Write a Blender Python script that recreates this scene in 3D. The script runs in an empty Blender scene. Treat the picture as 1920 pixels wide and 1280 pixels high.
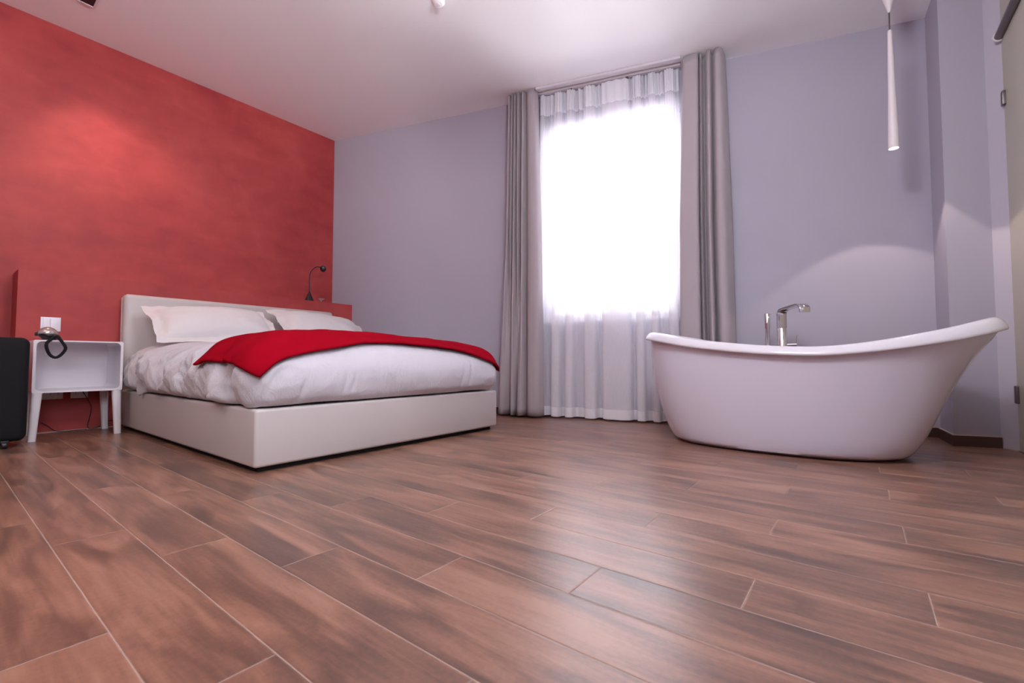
import bpy, bmesh, math, random
from mathutils import Vector, Matrix, noise
from mathutils.bvhtree import BVHTree
random.seed(4)
sc = bpy.context.scene
COL = sc.collection
PI = math.pi

# ------------------------------------------------------------------ helpers
def tag(o, label=None, cat=None, group=None, kind=None):
    if label: o['label'] = label
    if cat: o['category'] = cat
    if group: o['group'] = group
    if kind: o['kind'] = kind
    return o

def thing(name, label, cat, loc=(0, 0, 0), group=None):
    o = bpy.data.objects.new(name, None)
    o.empty_display_size = .05
    COL.objects.link(o)
    o.location = loc
    return tag(o, label, cat, group)

def root_loc(p):
    v = Vector((0, 0, 0))
    while p is not None:
        v += p.location
        p = p.parent
    return v

def obj(name, bm, mat, parent=None, smooth=True, loc=None, angle=40):
    """bm holds world coordinates; the object is linked under its parent."""
    me = bpy.data.meshes.new(name)
    off = root_loc(parent)
    own = Vector(loc) if (loc is not None and parent is None) else Vector((0, 0, 0))
    bmesh.ops.translate(bm, vec=-(off + own), verts=bm.verts)
    bmesh.ops.recalc_face_normals(bm, faces=bm.faces)
    bm.to_mesh(me)
    bm.free()
    me.materials.append(mat)
    o = bpy.data.objects.new(name, me)
    COL.objects.link(o)
    o.location = own
    if parent is not None:
        o.parent = parent
    if smooth:
        me.polygons.foreach_set('use_smooth', [True] * len(me.polygons))
        try:
            me.set_sharp_from_angle(angle=math.radians(angle))
        except Exception:
            pass
    return o

def bx(bm, x0, x1, y0, y1, z0, z1, bevel=0, seg=3):
    t = bmesh.new()
    v = [t.verts.new(p) for p in ((x0, y0, z0), (x1, y0, z0), (x1, y1, z0), (x0, y1, z0),
                                  (x0, y0, z1), (x1, y0, z1), (x1, y1, z1), (x0, y1, z1))]
    for f in ((0, 3, 2, 1), (4, 5, 6, 7), (0, 1, 5, 4), (1, 2, 6, 5), (2, 3, 7, 6), (3, 0, 4, 7)):
        t.faces.new([v[i] for i in f])
    if bevel:
        bmesh.ops.bevel(t, geom=t.edges[:], offset=bevel, segments=seg, profile=.5, affect='EDGES')
    merge(bm, t)
    return bm

def merge(bm, t, M=None):
    me = bpy.data.meshes.new('tmp')
    if M is not None:
        bmesh.ops.transform(t, matrix=M, verts=t.verts)
    t.to_mesh(me)
    t.free()
    bm.from_mesh(me)
    bpy.data.meshes.remove(me)

def box(*a, **k):
    return bx(bmesh.new(), *a, **k)

def prism(bm, poly, z0, z1):
    """poly: list of (x,y); z0/z1 numbers or functions of (x,y)"""
    f0 = z0 if callable(z0) else (lambda x, y: z0)
    f1 = z1 if callable(z1) else (lambda x, y: z1)
    lo = [bm.verts.new((x, y, f0(x, y))) for x, y in poly]
    hi = [bm.verts.new((x, y, f1(x, y))) for x, y in poly]
    n = len(poly)
    bm.faces.new(lo[::-1])
    bm.faces.new(hi)
    for i in range(n):
        j = (i + 1) % n
        bm.faces.new((lo[i], lo[j], hi[j], hi[i]))
    return bm

def rings(bm, rs, close0=True, close1=True, cyc=True):
    """rs: list of rings, each a list of points"""
    V = [[bm.verts.new(p) for p in r] for r in rs]
    n = len(V[0])
    for a, b in zip(V[:-1], V[1:]):
        for i in range(n if cyc else n - 1):
            j = (i + 1) % n
            bm.faces.new((a[i], a[j], b[j], b[i]))
    if cyc and close0: bm.faces.new(V[0][::-1])
    if cyc and close1: bm.faces.new(V[-1])
    return V

def lathe(bm, prof, c, n=32, M=None):
    """prof: (r,z) list around the z axis through c"""
    t = bmesh.new()
    rs = []
    for r, z in prof:
        r = max(r, 1e-4)
        rs.append([(r * math.cos(2 * PI * i / n), r * math.sin(2 * PI * i / n), z) for i in range(n)])
    rings(t, rs)
    T = Matrix.Translation(Vector(c))
    if M is not None: T = T @ M
    merge(bm, t, T)
    return bm

def catmull(P, k=8):
    out = []
    n = len(P)
    for i in range(n - 1):
        p0 = P[max(i - 1, 0)]; p1 = P[i]; p2 = P[i + 1]; p3 = P[min(i + 2, n - 1)]
        for j in range(k):
            t = j / k
            out.append(tuple(.5 * ((2 * b) + (-a + c) * t + (2 * a - 5 * b + 4 * c - d) * t * t + (-a + 3 * b - 3 * c + d) * t ** 3)
                             for a, b, c, d in zip(p0, p1, p2, p3)))
    out.append(tuple(P[-1]))
    return out

def tube(bm, pts, r, n=12, smooth=6):
    P = [Vector(p) for p in (catmull(pts, smooth) if smooth else pts)]
    R = r if callable(r) else (lambda t: r)
    up = Vector((0, 0, 1))
    rs = []
    prev = None
    for i, p in enumerate(P):
        d = (P[min(i + 1, len(P) - 1)] - P[max(i - 1, 0)]).normalized()
        if prev is None:
            a = up if abs(d.dot(up)) < .9 else Vector((1, 0, 0))
            u = d.cross(a).normalized()
        else:
            u = (prev - d * prev.dot(d)).normalized()
        prev = u
        w = d.cross(u)
        rr = R(i / (len(P) - 1))
        rs.append([p + (u * math.cos(2 * PI * k / n) + w * math.sin(2 * PI * k / n)) * rr for k in range(n)])
    rings(bm, rs)
    return bm

def interp(tab, x):
    if x <= tab[0][0]: return tab[0][1]
    for (a, va), (b, vb) in zip(tab[:-1], tab[1:]):
        if x <= b:
            t = (x - a) / (b - a)
            return va + (vb - va) * t
    return tab[-1][1]

def smoothtab(tab, k=8):
    return catmull(tab, k)

def sm(t):
    t = min(1, max(0, t))
    return t * t * (3 - 2 * t)

# ------------------------------------------------------------------ materials
def lin(c):
    return tuple(((v / 255) / 12.92 if v / 255 <= .04045 else ((v / 255 + .055) / 1.055) ** 2.4) for v in c)

def principled(name, col, rough=.5, metal=0, spec=.5, **kw):
    m = bpy.data.materials.new(name)
    m.use_nodes = True
    b = m.node_tree.nodes['Principled BSDF']
    b.inputs['Base Color'].default_value = (*col, 1)
    b.inputs['Roughness'].default_value = rough
    b.inputs['Metallic'].default_value = metal
    b.inputs['Specular IOR Level'].default_value = spec
    for k, v in kw.items():
        b.inputs[k].default_value = v
    return m

class G:
    """small node graph builder"""
    def __init__(s, m):
        s.nt = m.node_tree; s.b = s.nt.nodes.get('Principled BSDF')
    def n(s, t, **kw):
        x = s.nt.nodes.new(t)
        for k, v in kw.items():
            setattr(x, k, v)
        return x
    def l(s, a, b): s.nt.links.new(a, b)
    def put(s, v, sock):
        if hasattr(v, 'links') or hasattr(v, 'is_linked'): s.l(v, sock)
        else: sock.default_value = v
    def math(s, op, a, b=0.0, c=None):
        x = s.n('ShaderNodeMath', operation=op)
        s.put(a, x.inputs[0]); s.put(b, x.inputs[1])
        if c is not None: s.put(c, x.inputs[2])
        return x.outputs[0]
    def noise(s, vec, scale, detail=4, rough=.5, dist=0):
        x = s.n('ShaderNodeTexNoise')
        s.l(vec, x.inputs['Vector'])
        x.inputs['Scale'].default_value = scale
        x.inputs['Detail'].default_value = detail
        x.inputs['Roughness'].default_value = rough
        x.inputs['Distortion'].default_value = dist
        return x.outputs['Fac']
    def pos(s): return s.n('ShaderNodeNewGeometry').outputs['Position']
    def mapv(s, vec, scale=(1, 1, 1), loc=(0, 0, 0), rot=(0, 0, 0)):
        x = s.n('ShaderNodeMapping')
        s.l(vec, x.inputs['Vector'])
        x.inputs['Scale'].default_value = scale
        x.inputs['Location'].default_value = loc
        x.inputs['Rotation'].default_value = rot
        return x.outputs[0]
    def ramp(s, f, stops):
        x = s.n('ShaderNodeValToRGB')
        s.l(f, x.inputs[0])
        e = x.color_ramp.elements
        while len(e) < len(stops): e.new(.5)
        for q, (p, c) in zip(e, stops):
            q.position = p; q.color = (*c, 1)
        return x.outputs[0]
    def mix(s, f, a, b, mode='MIX'):
        x = s.n('ShaderNodeMix', data_type='RGBA', blend_type=mode)
        s.put(f, x.inputs[0])
        s.put(a if hasattr(a, 'links') else (*a, 1), x.inputs[6])
        s.put(b if hasattr(b, 'links') else (*b, 1), x.inputs[7])
        return x.outputs[2]
    def bump(s, h, strength=.2, dist=.01):
        x = s.n('ShaderNodeBump')
        s.l(h, x.inputs['Height'])
        x.inputs['Strength'].default_value = strength
        x.inputs['Distance'].default_value = dist
        s.l(x.outputs[0], s.b.inputs['Normal'])

def fine(m, scale=200, strength=.1, dist=.002, detail=3, vec_scale=(1, 1, 1)):
    g = G(m)
    g.bump(g.noise(g.mapv(g.pos(), vec_scale), scale, detail), strength, dist)
    return m

def wall_paint(name, col):
    m = principled(name, col, .75, spec=.25)
    g = G(m)
    p = g.pos()
    f = g.noise(p, 1.3, 5)
    c = g.mix(f, tuple(v * .95 for v in col), tuple(min(1, v * 1.05) for v in col))
    g.l(c, g.b.inputs['Base Color'])
    g.bump(g.noise(p, 60, 4), .05, .003)
    return m

M = {}
M['wall'] = wall_paint('lavender_grey_paint', (.465, .445, .52))
M['ceil'] = wall_paint('ceiling_paint', (.95, .94, .95))
M['strip'] = wall_paint('white_plaster', (.55, .53, .60))

# brushed red plaster
m = principled('red_plaster', (.4, .05, .05), .55, spec=.35)
g = G(m); p = g.pos()
a = g.noise(p, 1.3, 4, .55, .2)
b_ = g.noise(g.mapv(p, (1, 1.0, 2.2), rot=(.5, 0, 0)), 3.4, 4, .5, .4)
c_ = g.noise(g.mapv(p, (1, 1.6, 1), rot=(-.6, 0, 0)), 9, 3, .5, .8)
f = g.math('ADD', g.math('MULTIPLY', a, .50), g.math('ADD', g.math('MULTIPLY', b_, .38), g.math('MULTIPLY', c_, .12)))
cc = g.ramp(f, [(.36, (.315, .034, .037)), (.5, (.395, .050, .049)), (.64, (.475, .072, .066))])
g.l(cc, g.b.inputs['Base Color'])
g.l(g.math('ADD', .42, g.math('MULTIPLY', b_, .25)), g.b.inputs['Roughness'])
g.bump(f, .15, .004)
M['red'] = m

# wood look floor tiles
m = principled('wood_tile', (.2, .1, .08), .4, spec=1.0)
g = G(m); p = g.pos()
sx = g.n('ShaderNodeSeparateXYZ'); g.l(p, sx.inputs[0])
X, Y = sx.outputs[0], sx.outputs[1]
PW, PL = .1477, .87
ry = g.math('DIVIDE', g.math('SUBTRACT', Y, .2095), PW)
row = g.math('FLOOR', ry)
fy = g.math('FRACT', ry)
rx = g.math('DIVIDE', g.math('SUBTRACT', g.math('ADD', X, .476), g.math('MULTIPLY', g.math('SUBTRACT', row, 4), .285)), PL)
colm = g.math('FLOOR', rx)
fx = g.math('FRACT', rx)
dy = g.math('MULTIPLY', g.math('MINIMUM', fy, g.math('SUBTRACT', 1, fy)), PW)
dx = g.math('MULTIPLY', g.math('MINIMUM', fx, g.math('SUBTRACT', 1, fx)), PL)
d = g.math('MINIMUM', dx, dy)
joint = g.math('LESS_THAN', d, .0013)
cv = g.n('ShaderNodeCombineXYZ'); g.l(row, cv.inputs[0]); g.l(colm, cv.inputs[1])
wn = g.n('ShaderNodeTexWhiteNoise', noise_dimensions='3D'); g.l(cv.outputs[0], wn.inputs['Vector'])
rnd = wn.outputs['Value']
# grain coordinates: plank-dependent shift
off = g.n('ShaderNodeVectorMath', operation='MULTIPLY'); g.l(wn.outputs['Color'], off.inputs[0]); off.inputs[1].default_value = (20, 20, 20)
pv = g.n('ShaderNodeVectorMath', operation='ADD'); g.l(g.mapv(p, (1.0, 5.5, 1)), pv.inputs[0]); g.l(off.outputs[0], pv.inputs[1])
g1 = g.noise(pv.outputs[0], 2.0, 5, .57, .9)
pv2 = g.n('ShaderNodeVectorMath', operation='ADD'); g.l(g.mapv(p, (1.3, 22, 1)), pv2.inputs[0]); g.l(off.outputs[0], pv2.inputs[1])
g2 = g.noise(pv2.outputs[0], 2.5, 5, .6, .3)
g3 = g.noise(p, 90, 3)
f = g.math('ADD', g.math('MULTIPLY', g1, .62), g.math('ADD', g.math('MULTIPLY', g2, .26), g.math('MULTIPLY', g3, .12)))
f = g.math('ADD', f, g.math('MULTIPLY', g.math('SUBTRACT', rnd, .5), .035))
cc = g.ramp(f, [(.37, (.095, .052, .038)), (.45, (.155, .080, .054)), (.53, (.245, .120, .078)), (.63, (.33, .175, .118))])
cc = g.mix(g.math('MULTIPLY', joint, .5), cc, (.42, .30, .25))
g.l(cc, g.b.inputs['Base Color'])
g.l(g.math('ADD', .26, g.math('ADD', g.math('MULTIPLY', g1, .12), g.math('MULTIPLY', joint, .4))), g.b.inputs['Roughness'])
edge = g.math('MULTIPLY', g.math('MINIMUM', g.math('DIVIDE', d, .004), 1), 1.0)
hgt = g.math('ADD', edge, g.math('MULTIPLY', g2, .25))
g.bump(hgt, .35, .0015)
M['floor'] = m

M['grout'] = principled('pale_grout', (.5, .38, .34), .8)
M['base_tile'] = fine(principled('baseboard_tile', (.10, .055, .042), .5), 40, .1)
M['leather'] = fine(principled('white_faux_leather', (.53, .485, .475), .42, spec=.4), 350, .12, .001)
M['dark'] = principled('black_felt', (.008, .006, .006), .9)
def fabric(name, col, rough=.9, sc_=700, st=.15, sheen=.3):
    m = principled(name, col, rough, spec=.2)
    m.node_tree.nodes['Principled BSDF'].inputs['Sheen Weight'].default_value = sheen
    g = G(m)
    p = g.pos()
    g.bump(g.noise(p, sc_, 2), st, .001)
    return m
M['linen'] = fabric('white_cotton', (.57, .55, .595))
g = G(M['linen']); p = g.pos()
h1 = g.noise(g.mapv(p, (1, 1, .55), rot=(.3, .2, 0)), 22, 3, .5, 1.6)
h2 = g.noise(p, 500, 2)
h1 = g.math('ADD', g.math('ABSOLUTE', g.math('SUBTRACT', h1, .5)), g.math('MULTIPLY', h2, .03))
g.bump(h1, .45, .012)
M['pillow'] = fabric('pillow_cotton', (.66, .63, .635))
m = fabric('red_fleece', (.28, .0020, .011), .95, 420, .6, 0.0)
m.node_tree.nodes['Principled BSDF'].inputs['Specular IOR Level'].default_value = .03
M['throw'] = m
M['drape'] = fabric('grey_taupe_drape', (.43, .38, .40), .85, 500, .2, .2)

def sheer_mat(name, trans, col=(.96, .95, .99)):
    m = bpy.data.materials.new(name); m.use_nodes = True
    nt = m.node_tree; nt.nodes.clear()
    o = nt.nodes.new('ShaderNodeOutputMaterial')
    d = nt.nodes.new('ShaderNodeBsdfDiffuse'); d.inputs[0].default_value = (*col, 1)
    t = nt.nodes.new('ShaderNodeBsdfTranslucent'); t.inputs[0].default_value = (*col, 1)
    a = nt.nodes.new('ShaderNodeMixShader'); a.inputs[0].default_value = .22
    tr = nt.nodes.new('ShaderNodeBsdfTransparent'); tr.inputs[0].default_value = (1, 1, 1, 1)
    b = nt.nodes.new('ShaderNodeMixShader')
    ge = nt.nodes.new('ShaderNodeNewGeometry')
    ma = nt.nodes.new('ShaderNodeMapping'); ma.inputs['Scale'].default_value = (1, 1, .08)
    no = nt.nodes.new('ShaderNodeTexNoise'); no.inputs['Scale'].default_value = 300
    mr = nt.nodes.new('ShaderNodeMapRange'); mr.inputs[3].default_value = trans - .06; mr.inputs[4].default_value = trans + .06
    L = nt.links.new
    L(ge.outputs['Position'], ma.inputs[0]); L(ma.outputs[0], no.inputs['Vector']); L(no.outputs['Fac'], mr.inputs[0])
    L(mr.outputs[0], b.inputs[0])
    L(d.outputs[0], a.inputs[1]); L(t.outputs[0], a.inputs[2])
    L(a.outputs[0], b.inputs[1]); L(tr.outputs[0], b.inputs[2]); L(b.outputs[0], o.inputs[0])
    return m
M['sheer'] = sheer_mat('white_sheer_voile', .50)
M['sheer_hem'] = sheer_mat('white_voile_hem', .06)

M['pvc'] = principled('white_lacquer', (.80, .765, .80), .18, spec=.5)
M['pvc_frame'] = principled('white_window_frame', (.75, .72, .72), .35)
M['tub'] = principled('white_acrylic', (.72, .70, .80), .12, spec=.5)
M['tubrim'] = principled('white_acrylic_rim', (.76, .74, .79), .1, spec=.5)
M['chrome'] = principled('chrome', (.72, .71, .72), .08, 1)
M['steel'] = fine(principled('brushed_dark_steel', (.20, .17, .17), .35, 1), 80, .05)
M['black'] = principled('black_plastic', (.012, .010, .011), .35)
M['blackmat'] = fine(principled('black_nylon', (.010, .010, .012), .8, spec=.2), 400, .3)
M['silver'] = principled('silver_plastic', (.50, .42, .40), .22, .6)
M['switch'] = principled('white_switch_plastic', (.74, .74, .82), .3)
M['pend'] = principled('white_painted_metal', (.80, .74, .76), .4)
M['track'] = principled('white_track', (.72, .68, .72), .45)
M['frost'] = fine(principled('frosted_glass', (.50, .475, .40), .45, spec=.5), 30, .03)

def glass_mat(name, tint=(1, 1, 1), gl=.08):
    m = bpy.data.materials.new(name); m.use_nodes = True
    nt = m.node_tree; nt.nodes.clear()
    o = nt.nodes.new('ShaderNodeOutputMaterial')
    t = nt.nodes.new('ShaderNodeBsdfTransparent'); t.inputs[0].default_value = (*tint, 1)
    gl_ = nt.nodes.new('ShaderNodeBsdfGlossy'); gl_.inputs['Roughness'].default_value = .02
    f = nt.nodes.new('ShaderNodeFresnel'); f.inputs[0].default_value = 1.45
    mx = nt.nodes.new('ShaderNodeMixShader')
    nt.links.new(f.outputs[0], mx.inputs[0]); nt.links.new(t.outputs[0], mx.inputs[1]); nt.links.new(gl_.outputs[0], mx.inputs[2])
    nt.links.new(mx.outputs[0], o.inputs[0])
    return m
M['glass'] = glass_mat('clear_glass')

def emit(name, col, s):
    m = bpy.data.materials.new(name); m.use_nodes = True
    nt = m.node_tree; nt.nodes.clear()
    o = nt.nodes.new('ShaderNodeOutputMaterial'); e = nt.nodes.new('ShaderNodeEmission')
    e.inputs[0].default_value = (*col, 1); e.inputs[1].default_value = s
    nt.links.new(e.outputs[0], o.inputs[0])
    return m
M['dish'] = principled('pale_glass', (.55, .42, .42), .15, spec=.6)
M['lamp'] = emit('lit_lens', (1, .93, .9), 6)

# ------------------------------------------------------------------ the room
XW = -4.42                       # red wall
CY = 2.62                        # corner red / back wall
C1 = Vector((.367, 3.753, 0))    # right end of the back wall
D = Vector((4.787, 1.133, 0)).normalized()
N = Vector((D.y, -D.x, 0))       # points into the room
YF = -2.8                        # wall behind the camera
XR = .66
def zc(x, y=0): return 2.815 - .0445 * (x + 4.42)
def wp(s, off=0, z=0):
    v = C1 + D * s + N * off
    return Vector((v.x, v.y, z))

def struct(name, bm, mat, smooth=False):
    return tag(obj(name, bm, mat, None, smooth), kind='structure')

struct('floor', box(XW - .2, XR + .4, YF - .2, 4.2, -.12, 0), M['floor'])
struct('ceiling', prism(bmesh.new(), [(XW - .2, YF - .2), (XR + .4, YF - .2), (XR + .4, 4.2), (XW - .2, 4.2)], zc, lambda x, y: zc(x) + .15), M['ceil'])
struct('wall_left', prism(bmesh.new(), [(XW - .2, YF - .2), (XW, YF - .2), (XW, CY), (XW - .2, CY - .05)], 0, lambda x, y: zc(x)), M['red'])
struct('wall_front', prism(bmesh.new(), [(XW, YF - .2), (XR, YF - .2), (XR, YF), (XW, YF)], 0, lambda x, y: zc(x)), M['wall'])

# back wall with the window opening
s0 = -(C1 - Vector((XW, CY, 0))).length
sl = (-2.115 - C1.x) / D.x
sr = (-1.035 - C1.x) / D.x
WZ0, WZ1 = .782, 2.40
WT = .26
bm = bmesh.new()
def wbox(bm, a, b, o0, o1, z0, z1):
    return prism(bm, [tuple(wp(a, o0))[:2], tuple(wp(b, o0))[:2], tuple(wp(b, o1))[:2], tuple(wp(a, o1))[:2]], z0, z1)
top = lambda x, y: zc(x) + .01
wbox(bm, s0 - .15, sl, 0, -WT, 0, top)
wbox(bm, sr, .12, 0, -WT, 0, top)
wbox(bm, sl, sr, 0, -WT, 0, WZ0)
wbox(bm, sl, sr, 0, -WT, WZ1, top)
struct('wall_back', bm, M['wall'])

# pillar stepping forward at the right end of the back wall
P2 = (.391, 3.449); P3 = (.577, 3.505); P4 = (.628, 3.416)
struct('wall_right', prism(bmesh.new(), [(.367, 3.753), P2, P3, (.60, 3.60), (.60, 4.0), (.36, 4.0)], 0, top), M['wall'])
struct('trim_2', prism(bmesh.new(), [P3, P4, (.70, 3.47), (.70, 3.60), (.60, 3.60)], 0, top), M['strip'])
SX = XR + .02
VY0, VY1, VZ0, VZ1 = -1.00, .20, 1.00, 2.10
bm = bmesh.new()
prism(bm, [(SX, YF - .2), (SX + .2, YF - .2), (SX + .2, VY0), (SX, VY0)], 0, top)
prism(bm, [(SX, VY1), (SX + .2, VY1), (SX + .2, 3.6), (.70, 3.6), (.70, 1.6), (SX, 1.6)], 0, top)
prism(bm, [(SX, VY0), (SX + .2, VY0), (SX + .2, VY1), (SX, VY1)], 0, VZ0)
prism(bm, [(SX, VY0), (SX + .2, VY0), (SX + .2, VY1), (SX, VY1)], VZ1, top)
struct('wall_side', bm, M['wall'])
w2 = bpy.data.objects.new('added_window_2', None); COL.objects.link(w2); w2.location = (SX + .1, (VY0 + VY1) / 2, VZ0); w2['kind'] = 'structure'  # added window, out of view, opened in the side wall for fill light
bm = bmesh.new()
ym = (VY0 + VY1) / 2
for a, b in ((VY0, VY0 + .06), (ym - .04, ym + .04), (VY1 - .06, VY1)): bx(bm, SX + .06, SX + .12, a, b, VZ0, VZ1)
for a, b in ((VZ0, VZ0 + .06), (VZ1 - .06, VZ1)): bx(bm, SX + .06, SX + .12, VY0, VY1, a, b)
obj('window_frame', bm, M['pvc_frame'], w2, False)
for a, b in ((VY0 + .06, ym - .04), (ym + .04, VY1 - .06)):
    obj('pane', box(SX + .088, SX + .092, a, b, VZ0 + .06, VZ1 - .06), M['glass'], w2, False)

# plastered red ledge behind the bed
LX = -4.15; LZ = 1.033
yl = lambda x: C1.y + D.y / D.x * (x - C1.x)
struct('trim_1', prism(bmesh.new(), [(XW, .345), (LX, .345), (LX, yl(LX)), (XW, yl(XW))], 0, LZ), M['red'])
# pale joint where the ledge meets the floor
struct('trim_3', prism(bmesh.new(), [(LX, .345), (LX + .006, .345), (LX + .006, .86), (LX, .86)], 0, .006), M['grout'])
# baseboards
bm = bmesh.new(); wbox(bm, (LX - C1.x) / D.x + .01, -.012, .012, 0, 0, .058)
struct('baseboard_back', bm, M['base_tile'])
bm = bmesh.new(); wbox(bm, (LX - C1.x) / D.x + .01, -.012, .011, 0, .058, .062)
struct('trim_4', bm, M['grout'])
def shift(a, b, d, side=1):
    a = Vector((*a, 0)); b = Vector((*b, 0)); t = (b - a).normalized(); n = Vector((t.y, -t.x, 0)) * side
    return [tuple((a)[:2]), tuple((b)[:2]), tuple((b + n * d)[:2]), tuple((a + n * d)[:2])]
q = .012
poly = [(.367, 3.740), (.391, 3.449), P3, (P3[0] + .003, P3[1] - q), (.391 - .008, 3.449 - q - .002), (.367 - q, 3.738)]
struct('baseboard_right', prism(bmesh.new(), poly, 0, .056), M['base_tile'])
poly2 = [(.367, 3.740), (.391, 3.449), P3, (P3[0] + .003, P3[1] - q + .002), (.391 - .007, 3.449 - q), (.367 - q + .001, 3.738)]
struct('trim_5', prism(bmesh.new(), poly2, .056, .060), M['grout'])
struct('trim_6', prism(bmesh.new(), [(P3[0], P3[1] - .004), P3, P4, (P4[0] - .006, P4[1] - .004)], 0, .005), M['grout'])

# ---------------------------------------------------------------- window
WO = -.17
wroot = bpy.data.objects.new('window_1', None); COL.objects.link(wroot); wroot.location = wp((sl + sr) / 2, WO, WZ0); wroot['kind'] = 'structure'
bm = bmesh.new()
smid = (sl + sr) / 2 + .015
fw = .04
def wb(bm, a, b, z0, z1, d0=-.03, d1=.03):
    wbox(bm, a, b, WO + d1, WO + d0, z0, z1)
wb(bm, sl, sl + fw, WZ0, WZ1); wb(bm, sr - fw, sr, WZ0, WZ1)
wb(bm, sl + fw, sr - fw, WZ0, WZ0 + fw); wb(bm, sl + fw, sr - fw, WZ1 - fw, WZ1)
obj('window_frame', bm, M['pvc_frame'], wroot, False)
for a, b in ((sl + fw, smid - .004), (smid + .004, sr - fw)):
    bm = bmesh.new()
    e = .028
    wb(bm, a, a + e, WZ0 + fw, WZ1 - fw, -.02, .036); wb(bm, b - e, b, WZ0 + fw, WZ1 - fw, -.02, .036)
    wb(bm, a + e, b - e, WZ0 + fw, WZ0 + fw + e, -.02, .036); wb(bm, a + e, b - e, WZ1 - fw - e, WZ1 - fw, -.02, .036)
    s = obj('sash', bm, M['pvc_frame'], wroot, False)
    bm = bmesh.new(); wb(bm, a + e, b - e, WZ0 + fw + e, WZ1 - fw - e, .001, .006)
    obj('pane', bm, M['glass'], s, False)

# ---------------------------------------------------------------- curtain track
t = thing('curtain_track', 'white double curtain rail fixed to the ceiling above the window', 'curtain rail', tuple(wp((sl + sr) / 2, .12, 2.6)))
a, b = -2.80, -1.16
for nm, o0, o1, a, b in (('rail', .135, .165, -2.545, -1.425), ('rail', .055, .085, -2.62, -1.43)):
    bm = bmesh.new()
    wbox(bm, a, b, o1, o0, lambda x, y: zc(x) - .020, lambda x, y: zc(x) - .0005)
    obj(nm, bm, M['track'], t, False)
bm = bmesh.new()
wbox(bm, a, b, .0005 + .020, .001, lambda x, y: zc(x) - .012, lambda x, y: zc(x) - .0005)
obj('mounting_strip', bm, M['track'], t, False)
for s in (-2.28, -1.83):
    bm = bmesh.new(); wbox(bm, s, s + .02, .082, .058, lambda x, y: zc(x) - .0245, lambda x, y: zc(x) - .02)
    obj('end_clip', bm, M['steel'], t, False)

# ---------------------------------------------------------------- heavy drapes
def drape(name, label, top_, mid, bot, z0=.018):
    """profiles are lists of (s, off); same length"""
    k = 7
    T, Mi, B = [catmull(x, k) for x in (top_, mid, bot)]
    bm = bmesh.new()
    rs = []
    NZ = 44
    for i in range(NZ + 1):
        h = i / NZ                                   # 0 bottom .. 1 top
        r = []
        for j, (pt, pm, pb) in enumerate(zip(T, Mi, B)):
            if h > .55:
                u = (h - .55) / .45; s = pm[0] + (pt[0] - pm[0]) * u; o = pm[1] + (pt[1] - pm[1]) * u
            else:
                u = h / .55; s = pb[0] + (pm[0] - pb[0]) * u; o = pb[1] + (pm[1] - pb[1]) * u
            w = noise.noise((s * 7, h * 1.2, 3.1)) * .004 * math.sin(PI * h)
            p = wp(s + w, o + w)
            zt = zc(p.x) - .004
            z = z0 + (zt - z0) * h
            if i == 0: z += .004 * noise.noise((s * 30, 0, 0))
            r.append((p.x, p.y, z))
        rs.append(r)
    V = rings(bm, rs, cyc=False)
    o = obj(name, bm, M['drape'], None, True, loc=tuple(wp(mid[0][0], .12, 0)), angle=80)
    md = o.modifiers.new('thick', 'SOLIDIFY'); md.thickness = .0025; md.offset = 0
    return tag(o, label, 'curtain')
def R(lo, hi, pts):  # rescale a profile's s range
    a, b = pts[0][0], pts[-1][0]
    return [(lo + (hi - lo) * (s - a) / (b - a), o) for s, o in pts]
Lm = [(-2.835, .07), (-2.815, .15), (-2.793, .09), (-2.778, .165), (-2.763, .10), (-2.744, .175), (-2.724, .095), (-2.707, .18), (-2.690, .10), (-2.665, .185), (-2.640, .105), (-2.615, .16), (-2.57, .182), (-2.53, .17), (-2.508, .12)]
Lt = [(-2.815, .08), (-2.80, .14), (-2.778, .10), (-2.766, .155), (-2.754, .10), (-2.739, .16), (-2.724, .10), (-2.708, .165), (-2.690, .105), (-2.665, .165), (-2.641, .11), (-2.622, .155), (-2.595, .165), (-2.560, .155), (-2.543, .11)]
Lb = [(-2.92, .07), (-2.885, .16), (-2.845, .165), (-2.800, .095), (-2.785, .10), (-2.765, .18), (-2.742, .175), (-2.730, .10), (-2.705, .185), (-2.665, .18), (-2.632, .09), (-2.618, .17), (-2.57, .19), (-2.52, .18), (-2.493, .12)]
drape('drape', 'grey floor length drape gathered at the left of the window, nearest the bed', Lt, Lm, Lb)
Rm = [(-1.447, .115), (-1.44, .15), (-1.40, .165), (-1.35, .17), (-1.322, .155), (-1.314, .07), (-1.300, .155), (-1.286, .07), (-1.272, .065), (-1.256, .185), (-1.238, .18), (-1.222, .07), (-1.203, .18), (-1.15, .18), (-1.105, .04)]
Rt = [(-1.409, .125), (-1.40, .145), (-1.37, .155), (-1.33, .16), (-1.309, .15), (-1.303, .09), (-1.290, .155), (-1.277, .09), (-1.264, .09), (-1.248, .16), (-1.230, .16), (-1.213, .09), (-1.195, .165), (-1.155, .15), (-1.13, .05)]
Rb = [(-1.46, .115), (-1.45, .155), (-1.40, .175), (-1.35, .18), (-1.322, .16), (-1.312, .07), (-1.296, .16), (-1.280, .07), (-1.264, .065), (-1.246, .19), (-1.226, .185), (-1.208, .07), (-1.186, .19), (-1.13, .18), (-1.09, .04)]
drape('drape', 'grey floor length drape gathered at the right of the window, behind the bathtub', Rt, Rm, Rb)

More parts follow.
